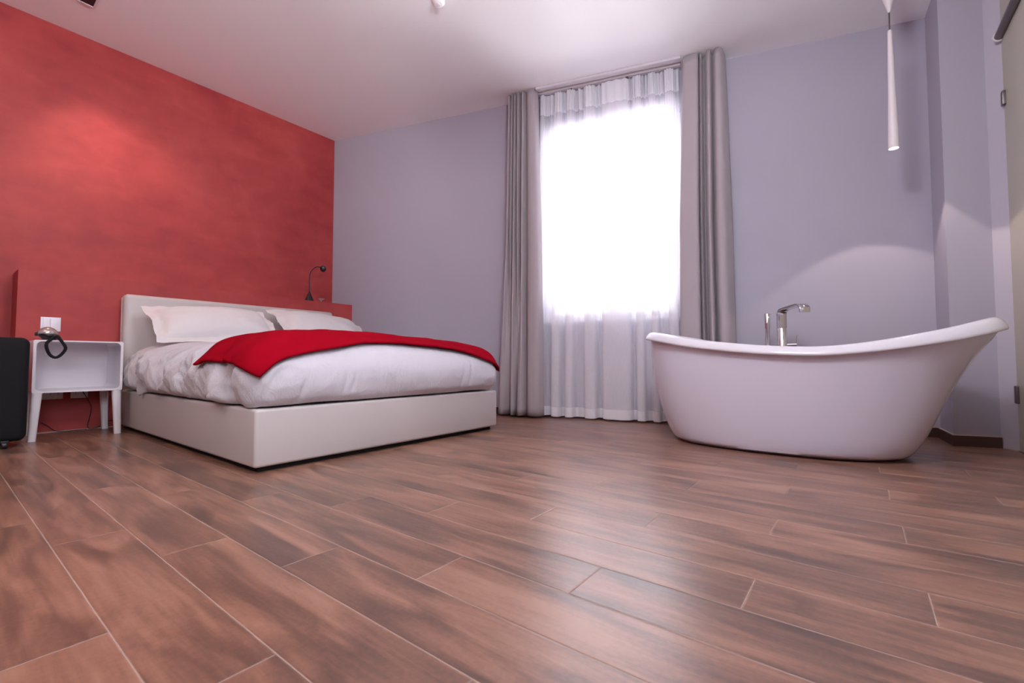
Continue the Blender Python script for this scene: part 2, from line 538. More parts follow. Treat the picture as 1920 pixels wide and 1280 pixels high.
# ---------------------------------------------------------------- sheer curtain
zones = [(-2.560, -2.520), (-2.444, -2.372), (-2.327, -2.262), (-2.166, -2.075), (-2.020, -1.805), (-1.765, -1.705), (-1.651, -1.599), (-1.53, -1.46)]
pb = []; pm_ = []; pt = []
for i, (a, b) in enumerate(zones):
    w = b - a
    for (s, o) in ((a - .006, .045), (a + w * .5, .05), (b, .062), (a + w * .5, .074), (a, .086), (a + w * .12, .108), (a + w * .5, .116), (b - w * .1, .106), (b + .004, .06)):
        pb.append((s, o))
        j = noise.noise((i * 3.3, 1, 1)) * .03
        pt.append((s * .96 - .079 + j, .04 + (o - .045) * .55))
    nxt = zones[i + 1][0] if i + 1 < len(zones) else b + .05
    for k in range(1, 4):
        u = k / 4
        s = b + (nxt - b) * u
        pb.append((s, .045 + .006 * math.sin(k * 2.2 + i)))
        pt.append((s * .96 - .079 + .01 * noise.noise((s * 7, 3, 0)), .05 + .015 * math.sin(k * 2.9 + i)))
Bc = catmull(pb, 5); Tc = catmull(pt, 5)
def sheer_pt(j, h):
    """h 0 bottom .. 1 top"""
    B, T = Bc[j], Tc[j]
    u = h ** 1.3
    s = B[0] + (T[0] - B[0]) * u
    o = B[1] + (T[1] - B[1]) * u
    g_ = sm((h - .72) / .28)
    o += .010 * g_ * math.sin(j * 1.35 + 1.5 * math.sin(j * .21)) * .8
    s += .004 * g_ * math.sin(j * 2.1)
    p = wp(s, max(.024, o))
    zt = zc(p.x) - .027
    z0 = .016 + .004 * noise.noise((s * 12, 0, 0))
    return (p.x, p.y, z0 + (zt - z0) * h)
NZ = 60
hs = [0, .0245, .025] + [.025 + (1 - .025) * (i / NZ) for i in range(1, NZ + 1)]
HH = .028
bm = bmesh.new()
rings(bm, [[sheer_pt(j, HH + (.935 - HH) * i / NZ) for j in range(len(Bc))] for i in range(NZ + 1)], cyc=False)
sh = obj('sheer_curtain', bm, M['sheer'], None, True, loc=tuple(wp(-2, .07, 0)), angle=180)
tag(sh, 'long white sheer curtain hanging across the bright window', 'curtain')
bm = bmesh.new(); rings(bm, [[sheer_pt(j, HH * i / 3) for j in range(len(Bc))] for i in range(4)], cyc=False)
obj('hem', bm, M['sheer_hem'], sh, True, angle=180)
bm = bmesh.new(); rings(bm, [[sheer_pt(j, .935 + .065 * i / 6) for j in range(len(Bc))] for i in range(7)], cyc=False)
obj('heading_tape', bm, M['sheer_hem'], sh, True, angle=180)

# ---------------------------------------------------------------- bed
bed = thing('bed', 'low double bed with white faux leather base and headboard', 'bed', (-3.0, 1.6, 0))
BX0, BX1, BY0, BY1 = -4.02, -1.965, .835, 2.385
obj('bed_base', box(BX0, BX1, BY0, BY1, .022, .262, bevel=.014, seg=4), M['leather'], bed)
obj('plinth', box(BX0 + .03, BX1 - .035, BY0 + .03, BY1 - .03, 0, .03), M['dark'], bed, False)
bm = box(-4.115, -4.02, .838, 2.40, .02, .925, bevel=.028, seg=5)
hb = obj('headboard', bm, M['leather'], bed)
bm = bmesh.new()   # piping seams of the headboard
rect = [(-4.085, .8365, .03), (-4.085, .8365, .90), (-4.085, .863, .927), (-4.085, 2.375, .927), (-4.085, 2.4015, .90), (-4.085, 2.4015, .03)]
tube(bm, rect, .0028, 8, 0)
obj('piping', bm, M['leather'], hb)
obj('bed_switch', box(-4.06, -4.03, .817, .826, .40, .445, bevel=.003), M['black'], bed)
tube_pts = None
obj('mattress', box(BX0 + .10, BX1 - .09, BY0 + .09, BY1 - .07, .262, .44, bevel=.05, seg=4), M['linen'], bed)

# duvet ---------------------------------------------------------------
def duvet():
    prof = [(-.035, .272), (-.022, .272), (-.008, .282), (.012, .305), (.022, .34), (.024, .375), (.018, .415), (.002, .452), (-.024, .487), (-.058, .518), (-.105, .545), (-.17, .566), (-.25, .578), (-.38, .588), (-.55, .595), (-.72, .598)]
    prof = catmull(prof, 4)
    x0, x1, y0, y1 = -3.965, -1.955, .83, 2.39
    # perimeter samples of the plan outline with its outward direction
    def ring(o, z, k):
        pts = []
        cx, cy = (x0 + x1) / 2, (y0 + y1) / 2
        hx, hy = (x1 - x0) / 2, (y1 - y0) / 2
        rc = .10
        NL, NS, NC = 150, 120, 14
        raw = []
        def seg(ax, ay, bx_, by, nx, ny, n):
            for i in range(n):
                u = i / n
                raw.append((ax + (bx_ - ax) * u, ay + (by - ay) * u, nx, ny))
        def arc(ax, ay, a0, n):
            for i in range(n):
                a_ = a0 + PI / 2 * i / n
                raw.append((ax + rc * math.cos(a_), ay + rc * math.sin(a_), math.cos(a_), math.sin(a_)))
        seg(x0 + rc, y0, x1 - rc, y0, 0, -1, NL)
        arc(x1 - rc, y0 + rc, -PI / 2, NC)
        seg(x1, y0 + rc, x1, y1 - rc, 1, 0, NS)
        arc(x1 - rc, y1 - rc, 0, NC)
        seg(x1 - rc, y1, x0 + rc, y1, 0, 1, NL)
        arc(x0 + rc, y1 - rc, PI / 2, NC)
        seg(x0, y1 - rc, x0, y0 + rc, -1, 0, NS)
        arc(x0 + rc, y0 + rc, PI, NC)
        for (x, y, nx, ny) in raw:
            if o > -.08:
                px, py = x + nx * o, y + ny * o
            else:
                f = (.72 + o) / (.72 - .08)           # 1 at the shoulder .. 0 at the centre line
                ex, ey = x - nx * .08, y - ny * .08
                px = cx + (ex - cx) * (1 - (1 - f) * .62)
                py = cy + (ey - cy) * max(f, .02)
            left = sm((1.05 - y) / .2)                # near long side
            foot = sm((x - (x1 - .25)) / .2)
            hz = sm((z - .262) / .05) * sm((.60 - z) / .12)
            # folds
            s_ = x * 1.0 + y * 1.0
            fd = noise.noise((x * 5.2 + z * 4.5, y * 3, z * 3.5))
            f2 = 1 - abs(noise.noise((x * 7.5 - z * 6, y * 7, z * 4 + 7))) * 2
            f3 = 1 - abs(noise.noise((x * 15 + z * 11, y * 10, z * 6 + 2))) * 2
            amp = (.026 * left * (1 - foot * .5) + .006)
            dsp = hz * (fd * amp * 1.6 + max(f2 - .45, 0) * amp * 1.1 + max(f3 - .5, 0) * amp * .6)
            dsp += .012 * hz * noise.noise((x * 1.6, y * 1.9, 5))
            # a few pinched creases on the foot side
            for (yc, zz, wd, am) in ((1.02, .33, .012, -.012), (1.23, .36, .010, -.008), (1.27, .35, .008, -.007), (2.02, .36, .012, -.012), (2.10, .40, .012, -.009), (.90, .38, .018, -.016)):
                if nx > .6:
                    q_ = (y - yc - (z - zz) * .25) / wd
                    dsp += am * math.exp(-q_ * q_) * math.exp(-((z - zz) / .07) ** 2)
            # pinched gather near the head and near the foot corner on the near side
            for (xc, wd, am) in ((-3.62, .03, -.035), (-3.50, .03, .02), (-2.45, .04, -.022), (-2.18, .03, -.03), (-2.06, .03, .014), (-2.78, .05, -.018), (-3.1, .05, -.012)):
                if ny < -.3:
                    q_ = (x - xc - (z - .28) * .35) / wd
                    dsp += am * math.exp(-q_ * q_) * sm((.50 - z) / .18)
            px += nx * dsp; py += ny * dsp
            zz = z
            # hem: droops
            low = sm((.36 - z) / .09)
            dr = 0
            if ny < -.3:
                dr += -.030 * math.exp(-((x + 3.50) / .045) ** 2) - .006 + .012 * noise.noise((x * 6, 2, 0))
                dr += -.016 * math.exp(-((x + 2.03) / .03) ** 2)
                dr += .012 * sm((-3.6 - x) / .15) 
            if nx > .3: dr += .006 * noise.noise((y * 4, 8, 0)) 
            if dr < 0 and o < -.008 and z < .3: dr *= .2
            zz += dr * low
            # crown of the top, lower at the far side
            topk = sm((z - .46) / .12)
            zz += topk * (-.022 * sm((y - 1.5) / .9) + .010 * noise.noise((x * 1.7, y * 2.1, 0)) + .008 * math.sin((x + 2.6) * 2))
            zz += .020 * topk * sm((-3.15 - px) / .2) * sm((1.3 - py) / .3)
            if BX0 - .01 < px < BX1 + .012 and BY0 - .012 < py < BY1 + .012: zz = max(zz, .266)
            pts.append((px, py, zz))
        return pts
    bm = bmesh.new()
    rings(bm, [ring(o, z, k) for k, (o, z) in enumerate(prof)], close0=False)
    bmesh.ops.recalc_face_normals(bm, faces=bm.faces)
    if max(bm.faces, key=lambda f: f.calc_center_median().z).normal.z < 0:
        bmesh.ops.reverse_faces(bm, faces=bm.faces)
    return bm
dbm = duvet()
bvh = BVHTree.FromBMesh(dbm)
dv = obj('duvet', dbm, M['linen'], None, True, loc=(-3.0, 1.6, .27), angle=180)
tag(dv, 'puffy white duvet with creased sides lying over the bed', 'duvet')

# red throw ----------------------------------------------------------
def push_out(p, gap):
    """keeps cloth that rests on the duvet just above it"""
    loc, n_, idx, dist = bvh.find_nearest(p)
    if loc is not None and dist < .12 and (p - loc).dot(n_) < gap:
        return loc + n_ * gap
    return p
def edge_curve(tab, u):
    return Vector([interp(t_, u) for t_ in tab])
def curve_tab(rows):
    return [smoothtab([(r_[0], r_[1 + k]) for r_ in rows]) for k in range(3)]
FT = curve_tab([(0, -1.865, .775, .412), (.06, -1.90, .86, .452), (.13, -1.935, .99, .497), (.25, -1.975, 1.195, .527), (.42, -2.02, 1.5, .560),
                (.70, -1.985, 2.02, .520), (.88, -1.935, 2.30, .448), (1, -1.915, 2.44, .400)])
KT = curve_tab([(0, -2.56, .79, .440), (.06, -2.56, .84, .50), (.13, -2.56, .93, .565), (.2, -2.56, 1.05, .585), (.42, -2.62, 1.4, .60),
                (.70, -2.64, 2.0, .58), (.88, -2.62, 2.35, .54), (.94, -2.6, 2.43, .49), (1, -2.6, 2.46, .44)])
NU, NV = 180, 64
grid = []
for iv in range(NV + 1):
    v = iv / NV
    rowp = []
    for iu in range(NU + 1):
        u = iu / NU
        F_, K_ = edge_curve(FT, u), edge_curve(KT, u)
        p = F_.lerp(K_, v)
        p.z += .045 * math.sin(PI * v) * (1 - sm(u / .12)) + .05 * math.sin(PI * v) * sm(u / .12) * (1 - sm((u - .88) / .12))
        ax = Vector((min(max(p.x, -3.5), -2.28), min(max(p.y, 1.12), 2.10), .34))
        d_ = (p - ax).normalized()
        h, n_, _, _ = bvh.ray_cast(ax + d_ * 1.3, -d_, 3)
        if h is None: h, n_ = p, d_
        if n_.dot(d_) < 0: n_ = -n_
        dm = (n_ * .5 + d_ * .5).normalized()
        w = .017 + .006 * noise.noise((h.x * 7, h.y * 6, h.z * 7)) + .003 * noise.noise((h.x * 19, h.y * 17, h.z * 19))
        w -= .004 * math.exp(-((v - .07) / .018) ** 2)
        rowp.append(h + dm * w)
    grid.append(rowp)
for _ in range(5):
    g2_ = [r[:] for r in grid]
    for i in range(NV + 1):
        for j in range(NU + 1):
            nb = []
            if 0 < i < NV: nb += [grid[i - 1][j], grid[i + 1][j]]
            if 0 < j < NU: nb += [grid[i][j - 1], grid[i][j + 1]]
            if nb:
                a_ = Vector((0, 0, 0))
                for q_ in nb: a_ += q_
                g2_[i][j] = grid[i][j] * .5 + a_ / len(nb) * .5
    grid = g2_
grid = [[push_out(p, .009) for p in r_] for r_ in grid]
bm = bmesh.new()
nrm_grid = rings(bm, grid, cyc=False)
bm.normal_update()
bmesh.ops.recalc_face_normals(bm, faces=bm.faces)
bm.normal_update()
# give the cloth its thickness outwards, with a rounded edge
flip = 1 if nrm_grid[NV // 2][NU // 2].normal.z > 0 else -1
inn = grid
out_ = [[nrm_grid[i][j].co + nrm_grid[i][j].normal * flip * .013 for j in range(NU + 1)] for i in range(NV + 1)]
bm.free()
bm = bmesh.new()
A = [[bm.verts.new(p) for p in r_] for r_ in inn]; B_ = [[bm.verts.new(p) for p in r_] for r_ in out_]
for i in range(NV):
    for j in range(NU):
        bm.faces.new((A[i][j], A[i][j + 1], A[i + 1][j + 1], A[i + 1][j]))
        bm.faces.new((B_[i][j], B_[i + 1][j], B_[i + 1][j + 1], B_[i][j + 1]))
per = [(i, 0) for i in range(NV + 1)] + [(NV, j) for j in range(1, NU + 1)] + [(i, NU) for i in range(NV - 1, -1, -1)] + [(0, j) for j in range(NU - 1, 0, -1)]
ctr = Vector((-2.3, 1.6, .45))
mid_ring = []
for (i, j) in per:
    a_ = A[i][j].co; b_ = B_[i][j].co
    ii = min(max(i, 1), NV - 1); jj = min(max(j, 1), NU - 1)
    out_dir = (a_ - A[ii][jj].co).normalized() if (ii, jj) != (i, j) else Vector((0, 0, 0))
    mid_ring.append(bm.verts.new((a_ + b_) / 2 + out_dir * .006))
for k in range(len(per)):
    k2 = (k + 1) % len(per)
    a, b = per[k], per[k2]
    bm.faces.new((A[a[0]][a[1]], A[b[0]][b[1]], mid_ring[k2], mid_ring[k]))
    bm.faces.new((mid_ring[k], mid_ring[k2], B_[b[0]][b[1]], B_[a[0]][a[1]]))
tw = obj('throw_blanket', bm, M['throw'], None, True, loc=(-2.3, 1.6, .55), angle=180)
tag(tw, 'folded red fleece throw laid across the foot of the bed', 'blanket')

# pillows --------------------------------------------------------------
def pillow(label, yc, w, h, base, topx, topz, seed, sag=.0):
    bm = bmesh.new()
    NU_, NV_ = 64, 44
    fl = .055
    b0 = Vector((base[0], yc, base[1])); t0 = Vector((topx, yc, topz))
    up = (t0 - b0); Lh = up.length; up.normalize()
    side = Vector((0, 1, 0)); nrm = side.cross(up).normalized()
    if nrm.x < 0: nrm = -nrm
    def pt(i, j, sgn):
        u = -1 + 2 * i / NU_; v = -1 + 2 * j / NV_
        au = abs(u) * (w / 2); av = abs(v) * (h / 2)
        iu_ = min(au / (w / 2 - fl), 1); iv_ = min(av / (h / 2 - fl), 1)
        th = .085 * ((1 - iu_ ** 2.6) ** .55) * ((1 - iv_ ** 2.4) ** .6) + .0025
        # pulled-in sides
        pu = u * (w / 2) * (1 - .035 * (1 - v * v)); pv = v * (h / 2) * (1 - .05 * (1 - u * u) * (1 if v > 0 else .3))
        n1 = noise.noise((u * 3 + seed, v * 3, sgn)) * .010 + noise.noise((u * 9 + seed, v * 8, sgn)) * .003
        edge = max(iu_, iv_)
        fw_ = .010 * math.sin(v * 7 + seed) * sm((abs(u) - .85) / .1) + .008 * noise.noise((u * 6, v * 6, seed)) * (1 if edge >= 1 else 0)
        p = b0 + up * (h / 2 + pv) + side * pu + nrm * (sgn * th * (1 if sgn > 0 else .7) + (n1 if edge < 1 else 0) + fw_)
        # top leans back on the headboard
        p += nrm * (-.05 * sm((v - .2) / .8) + .035)
        p.z += sag * u - .012 * sm((abs(u) - .7) / .3) * (1 if v > 0 else 0) * 1.5
        p.x = max(p.x, -4.012)
        return push_out(p, .004)
    F = [[bm.verts.new(pt(i, j, 1)) for i in range(NU_ + 1)] for j in range(NV_ + 1)]
    Bk = [[bm.verts.new(pt(i, j, -1)) for i in range(NU_ + 1)] for j in range(NV_ + 1)]
    for A, fl_ in ((F, 0), (Bk, 1)):
        for j in range(NV_):
            for i in range(NU_):
                q_ = [A[j][i], A[j][i + 1], A[j + 1][i + 1], A[j + 1][i]]
                bm.faces.new(q_[::-1] if fl_ else q_)
    per = [(j, 0) for j in range(NV_ + 1)] + [(NV_, i) for i in range(1, NU_ + 1)] + [(j, NU_) for j in range(NV_ - 1, -1, -1)] + [(0, i) for i in range(NU_ - 1, 0, -1)]
    for k in range(len(per)):
        a, b = per[k], per[(k + 1) % len(per)]
        bm.faces.new((F[a[0]][a[1]], F[b[0]][b[1]], Bk[b[0]][b[1]], Bk[a[0]][a[1]]))
    o = obj('pillow', bm, M['pillow'], None, True, loc=(base[0], yc, base[1]), angle=60)
    return tag(o, label, 'pillow', 'pillows at the head of the bed')
pillow('white flanged pillow leaning on the headboard on the nightstand side', 1.280, .79, .46, (-3.50, .560), -3.85, .865, 1.0, .012)
pillow('white pillow leaning on the headboard on the window side, nearest the black lamp', 2.095, .80, .46, (-3.50, .565), -3.86, .912, 5.0, -.024)

# ---------------------------------------------------------------- nightstand
ns = thing('nightstand', 'small white open box nightstand on four legs beside the bed', 'nightstand', (-3.93, .58, 0))
nx0, nx1, ny0, ny1, nz0, nz1 = -4.125, -3.745, .382, .783, .277, .582
def rrect(y0, y1, z0, z1, r, n=6):
    pts = []
    for cy_, cz, a0 in ((y1 - r, z1 - r, 0), (y0 + r, z1 - r, 90), (y0 + r, z0 + r, 180), (y1 - r, z0 + r, 270)):
        for k in range(n + 1):
            a_ = math.radians(a0 + 90 * k / n)
            pts.append((cy_ + r * math.cos(a_), cz + r * math.sin(a_)))
    return pts
outer = rrect(ny0, ny1, nz0 - .002, nz1, .010)
inner = rrect(ny0 + .012, ny1 - .012, nz0 + .010, nz1 - .008, .024)
bm = bmesh.new()
def ring3(P2_, x): return [(x, y, z) for y, z in P2_]
rings(bm, [ring3(outer, nx0), ring3(outer, nx1 - .003), ring3([(y * .998 + .00117, z * .998 + .0009) for y, z in outer], nx1),
           ring3([(y + (.0015 if y < .58 else -.0015), z) for y, z in inner], nx1), ring3(inner, nx1 - .004), ring3(inner, nx0 + .025)])
obj('nightstand_shell', bm, M['pvc'], ns, True, angle=25)
def leg(yc, xc, sy, sx):
    bm = bmesh.new()
    rs = []
    n = 20
    for k in range(9):
        t_ = k / 8                                   # 0 floor .. 1 box
        z = t_ * (nz0 + .003)
        ry_ = .0180 + .006 * t_ ** 1.5; rx_ = .0175 + .007 * t_
        oy = sy * .012 * (1 - t_)
        r = []
        for i in range(n):
            a_ = 2 * PI * i / n
            c_, s_ = math.cos(a_), math.sin(a_)
            e = .7
            r.append((xc + rx_ * math.copysign(abs(c_) ** e, c_), yc - sy * .013 * (1 - t_) + ry_ * math.copysign(abs(s_) ** e, s_), z))
        rs.append(r)
    rings(bm, rs)
    obj('leg', bm, M['pvc'], ns, True, angle=50)
leg(ny0 + .0245, nx1 - .026, 1, 1); leg(ny1 - .0245, nx1 - .026, -1, 1)
leg(ny0 + .0245, nx0 + .026, 1, -1); leg(ny1 - .0245, nx0 + .026, -1, -1)

# ---------------------------------------------------------------- telephone
ph = thing('telephone', 'small black and silver handset with a looped black cord on the nightstand', 'telephone', (-3.80, .455, .583))
bm = bmesh.new()
rs = []
n = 28
for (z, ry_, rx_, cy_) in ((.5835, .030, .035, .452), (.590, .034, .04, .452), (.600, .040, .045, .450), (.606, .050, .048, .450), (.611, .052, .048, .449), (.6145, .046, .045, .450)):
    rs.append([(-3.80 + rx_ * math.cos(2 * PI * i / n), cy_ + ry_ * math.sin(2 * PI * i / n), z - (.006 * math.sin(2 * PI * i / n) if z > .60 else 0) + .002) for i in range(n)])
rings(bm, rs)
obj('phone_base', bm, M['black'], ph)
bm = bmesh.new()
rs = []
for k in range(13):
    t_ = k / 12
    y = .402 + .090 * t_
    rr = .029 * (math.sin(PI * min(1, t_ * .93 + .09))) ** .6 + .001
    zz = .622 + .010 * t_ - .006 * t_ * t_
    rs.append([(-3.80 + 1.35 * rr * math.cos(2 * PI * i / 18), y, zz - .004 + rr * 1.35 * math.sin(2 * PI * i / 18) * (1 if math.sin(2 * PI * i / 18) > 0 else .45)) for i in range(18)])
rings(bm, rs)
hs_ = obj('handset', bm, M['silver'], ph)
bm = bmesh.new()
rs = []
for k in range(9):
    t_ = k / 8
    y = .392 + .052 * t_
    rr = (.010 + .0165 * sm(t_ * 1.2))
    zz = .616 + .011 * t_
    rs.append([(-3.80 + 1.4 * rr * math.cos(2 * PI * i / 18), y, zz + rr * math.sin(2 * PI * i / 18)) for i in range(18)])
rings(bm, rs)
obj('earpiece', bm, M['black'], hs_)
bm = bmesh.new()
loop = [(-3.80, .470, .606), (-3.765, .468, .603), (-3.738, .456, .590), (-3.731, .434, .562), (-3.730, .437, .525), (-3.730, .452, .492), (-3.730, .474, .481), (-3.730, .496, .498), (-3.730, .513, .534), (-3.731, .501, .566), (-3.738, .487, .592), (-3.765, .483, .604), (-3.80, .49, .606)]
tube(bm, loop, lambda t_: .0080 + .0009 * math.sin(t_ * 260), 10, 14)
obj('cord', bm, M['blackmat'], ph)

# ---------------------------------------------------------------- switch and sockets on the ledge front
def plate(name, label, cat, y0, y1, z0, z1, kind):
    t = thing(name, label, cat, (LX, (y0 + y1) / 2, z0))
    obj('cover_plate', box(LX, LX + .008, y0, y1, z0, z1, bevel=.002), M['switch'], t)
    if kind == 'sw':
        yy = [(y0 + .011, y0 + .043), (y0 + .045, y1 - .006)]
        for a, b in yy:
            obj('rocker', box(LX + .007, LX + .0115, a, b, z0 + .009, z1 - .008, bevel=.0015), M['switch'], t)
    else:
        n_ = kind
        w = (y1 - y0 - .012) / n_
        for k in range(n_):
            a = y0 + .006 + k * w
            s = obj('socket_insert', box(LX + .007, LX + .010, a + .001, a + w - .001, z0 + .006, z1 - .006, bevel=.001), M['switch'], t)
            bm = bmesh.new()
            for dz in (-.011, 0, .011):
                lathe(bm, [(.0022, 0), (.0022, .0012)], (LX + .0098, a + w / 2, (z0 + z1) / 2 + dz), 10, Matrix.Rotation(PI / 2, 4, 'Y'))
            obj('socket_hole', bm, M['black'], s)
plate('light_switch', 'white double light switch on the red ledge above the nightstand', 'light switch', .450, .543, .652, .742, 'sw')
plate('power_socket', 'wide white power socket on the red ledge below the left of the nightstand', 'socket', .448, .567, .213, .293, 3)
plate('power_socket', 'white power socket with a black cable plugged in, below the nightstand box', 'socket', .603, .688, .213, .293, 2)
bm = bmesh.new()
tube(bm, [(LX + .010, .655, .262), (LX + .028, .655, .262), (LX + .036, .660, .250), (LX + .03, .672, .228), (LX + .022, .690, .19), (LX + .018, .706, .14), (LX + .018, .698, .08), (LX + .018, .690, .03), (LX + .02, .70, .006), (LX + .022, .74, .012), (LX + .02, .775, .04), (LX + .014, .82, .05)], .0022, 8, 8)
tag(obj('power_cable', bm, M['black'], None, True, loc=(LX + .02, .69, 0)), 'thin black cable hanging from the socket under the nightstand', 'cable')
bm = bmesh.new()
tube(bm, [(LX + .02, .47, .07), (LX + .02, .50, .045), (LX + .03, .53, .015), (LX + .035, .57, .004), (LX + .035, .62, .004), (LX + .03, .67, .004), (LX + .03, .685, .004)], .0020, 8, 8)
tag(obj('loose_cable', bm, M['black'], None, True, loc=(LX + .03, .57, 0)), 'thin dark cable lying on the floor along the foot of the red ledge', 'cable')

# ---------------------------------------------------------------- suitcase
su = thing('suitcase', 'black soft suitcase standing on wheels at the left of the nightstand', 'suitcase', (-3.62, .16, 0))
obj('case_body', box(-3.78, -3.555, -.12, .353, .035, .585, bevel=.035, seg=6), M['blackmat'], su)
bm = bmesh.new()
rr = [(y, z) for y, z in rrect(-.118, .351, .037, .583, .034)]
tube(bm, [(-3.60, y + (.0015 if y > .1 else -.0015), z + (.0015 if z > .3 else -.0015)) for y, z in rr + rr[:1]], .003, 6, 0)
obj('zipper', bm, M['black'], su)
for (x, y) in ((-3.575, .275), (-3.575, -.06), (-3.75, .275), (-3.75, -.06)):
    bm = bmesh.new()
    lathe(bm, [(.002, -.011), (.016, -.011), (.018, -.008), (.018, .008), (.016, .011), (.002, .011)], (x, y, .018), 20, Matrix.Rotation(PI / 2, 4, 'X'))
    bx(bm, x - .012, x + .012, y - .016, y + .016, .028, .042, bevel=.003)
    obj('wheel', bm, M['black'], su)

# ---------------------------------------------------------------- lamp on the ledge
lx, ly = -4.235, 2.272
la = thing('table_lamp', 'small black gooseneck lamp with cone foot standing on the red ledge', 'lamp', (lx, ly, LZ))
bm = bmesh.new(); lathe(bm, [(.044, 0), (.044, .004), (.030, .036), (.014, .074), (.008, .092), (.005, .098)], (lx, ly, LZ + .0005), 32)
obj('lamp_base', bm, M['black'], la)
bm = bmesh.new()
tube(bm, [(lx, ly, LZ + .09), (lx, ly, LZ + .15), (lx, ly - .004, LZ + .22), (lx, ly + .006, LZ + .28), (lx, ly + .035, LZ + .325), (lx, ly + .075, LZ + .352), (lx, ly + .115, LZ + .352)], .0045, 10, 8)
obj('lamp_neck', bm, M['black'], la)
bm = bmesh.new()
lathe(bm, [(.004, -.028), (.016, -.026), (.026, -.016), (.029, 0), (.029, .014), (.026, .018), (.022, .014), (.002, .012)], (lx + .008, ly + .132, LZ + .340), 28, Matrix.Rotation(math.radians(75), 4, 'Y') @ Matrix.Rotation(math.radians(25), 4, 'X'))
obj('lamp_head', bm, M['black'], la)
# small glass on the ledge
bm = bmesh.new()
lathe(bm, [(.017, 0), (.018, .003), (.006, .008), (.004, .016), (.014, .020), (.030, .030), (.034, .036), (.032, .036), (.027, .031), (.012, .023), (.002, .022)], (lx + .03, ly + .105, LZ + .0005), 24)
tag(obj('glass_dish', bm, M['dish'], None, True, loc=(lx + .03, ly + .105, LZ)), 'tiny clear glass dish standing on the ledge beside the black lamp', 'dish')

# ---------------------------------------------------------------- bathtub
TY = 2.85
lowz = smoothtab([(-1.12, .602), (-1.06, .597), (-.90, .568), (-.71, .532), (-.45, .500), (-.27, .487), (-.12, .486), (.065, .504), (.235, .533), (.344, .557), (.44, .585), (.50, .606)])
xl = smoothtab([(0, -.895), (.04, -.918), (.15, -.952), (.31, -.985), (.5, -1.014), (.7, -1.036), (.9, -1.046), (1, -1.052)])
xr = smoothtab([(0, .135), (.03, .172), (.13, .215), (.29, .258), (.5, .308), (.72, .370), (.86, .420), (.93, .452), (1, .474)])
hw = smoothtab([(0, .285), (.03, .305), (.15, .318), (.4, .332), (.7, .345), (1, .356)])
NA = 160
cxr = (interp(xl, 1) + interp(xr, 1)) / 2
def tub_ring(t_, o=0, dz=None, inner=None):
    pts = []
    a, b, w = interp(xl, t_), interp(xr, t_), interp(hw, t_)
    c_ = (a + b) / 2; hx = (b - a) / 2 + o; hy = w + o
    c1 = (interp(xl, 1) + interp(xr, 1)) / 2; hx1 = (interp(xr, 1) - interp(xl, 1)) / 2
    for i in range(NA):
        an = 2 * PI * i / NA
        cs, sn = math.cos(an), math.sin(an)
        e = 2 / 2.35
        ux = math.copysign(abs(cs) ** e, cs); uy = math.copysign(abs(sn) ** e, sn)
        x = c_ + hx * ux; y = TY + hy * uy
        zr = interp(lowz, c1 + hx1 * ux)
        z = .004 + (zr - .004) * t_ if dz is None else zr + dz * (1 + .22 * sm((x + .1) / .5))
        pts.append((x, y, z))
    return pts
tb = thing('bathtub', 'white freestanding slipper bathtub with one high sloping end', 'bathtub', (-.35, TY, 0))
bm = bmesh.new()
rs = []
c0 = tub_ring(0, -.03); rs.append([(x, y, .001) for x, y, z in c0])
c0 = tub_ring(0, -.010); rs.append([(x, y, .004) for x, y, z in c0])
for k in range(0, 41):
    t_ = (k / 40)
    r = tub_ring(t_)
    if k == 0: r = [(x, y, .014) for x, y, z in r]
    rs.append(r)
rings(bm, rs, close1=False)
# inner basin
rs = [tub_ring(1, -.045, .032)]
for k in range(1, 22):
    t_ = 1 - k / 21 * .80
    r = tub_ring(t_, -.050 - .03 * (1 - t_))
    rs.append([(x, y, max(z, .10)) for x, y, z in r])
rs.append([( -.37 + (x + .37) * .7, TY + (y - TY) * .7, .095) for x, y, z in rs[-1]])
rings(bm, rs, close0=False)
obj('tub_shell', bm, M['tub'], tb, True, angle=60)
bm = bmesh.new()
lip = [(-.002, -.003), (.014, -.002), (.024, .000), (.0275, .005), (.0265, .012), (.021, .022), (.013, .032), (.003, .040), (-.010, .044), (-.028, .044), (-.042, .038), (-.050, .028), (-.053, .010)]
rings(bm, [tub_ring(1, o, dz) for o, dz in catmull(lip, 3)], close0=False, close1=False)
obj('tub_rim', bm, M['tubrim'], tb, True, angle=60)

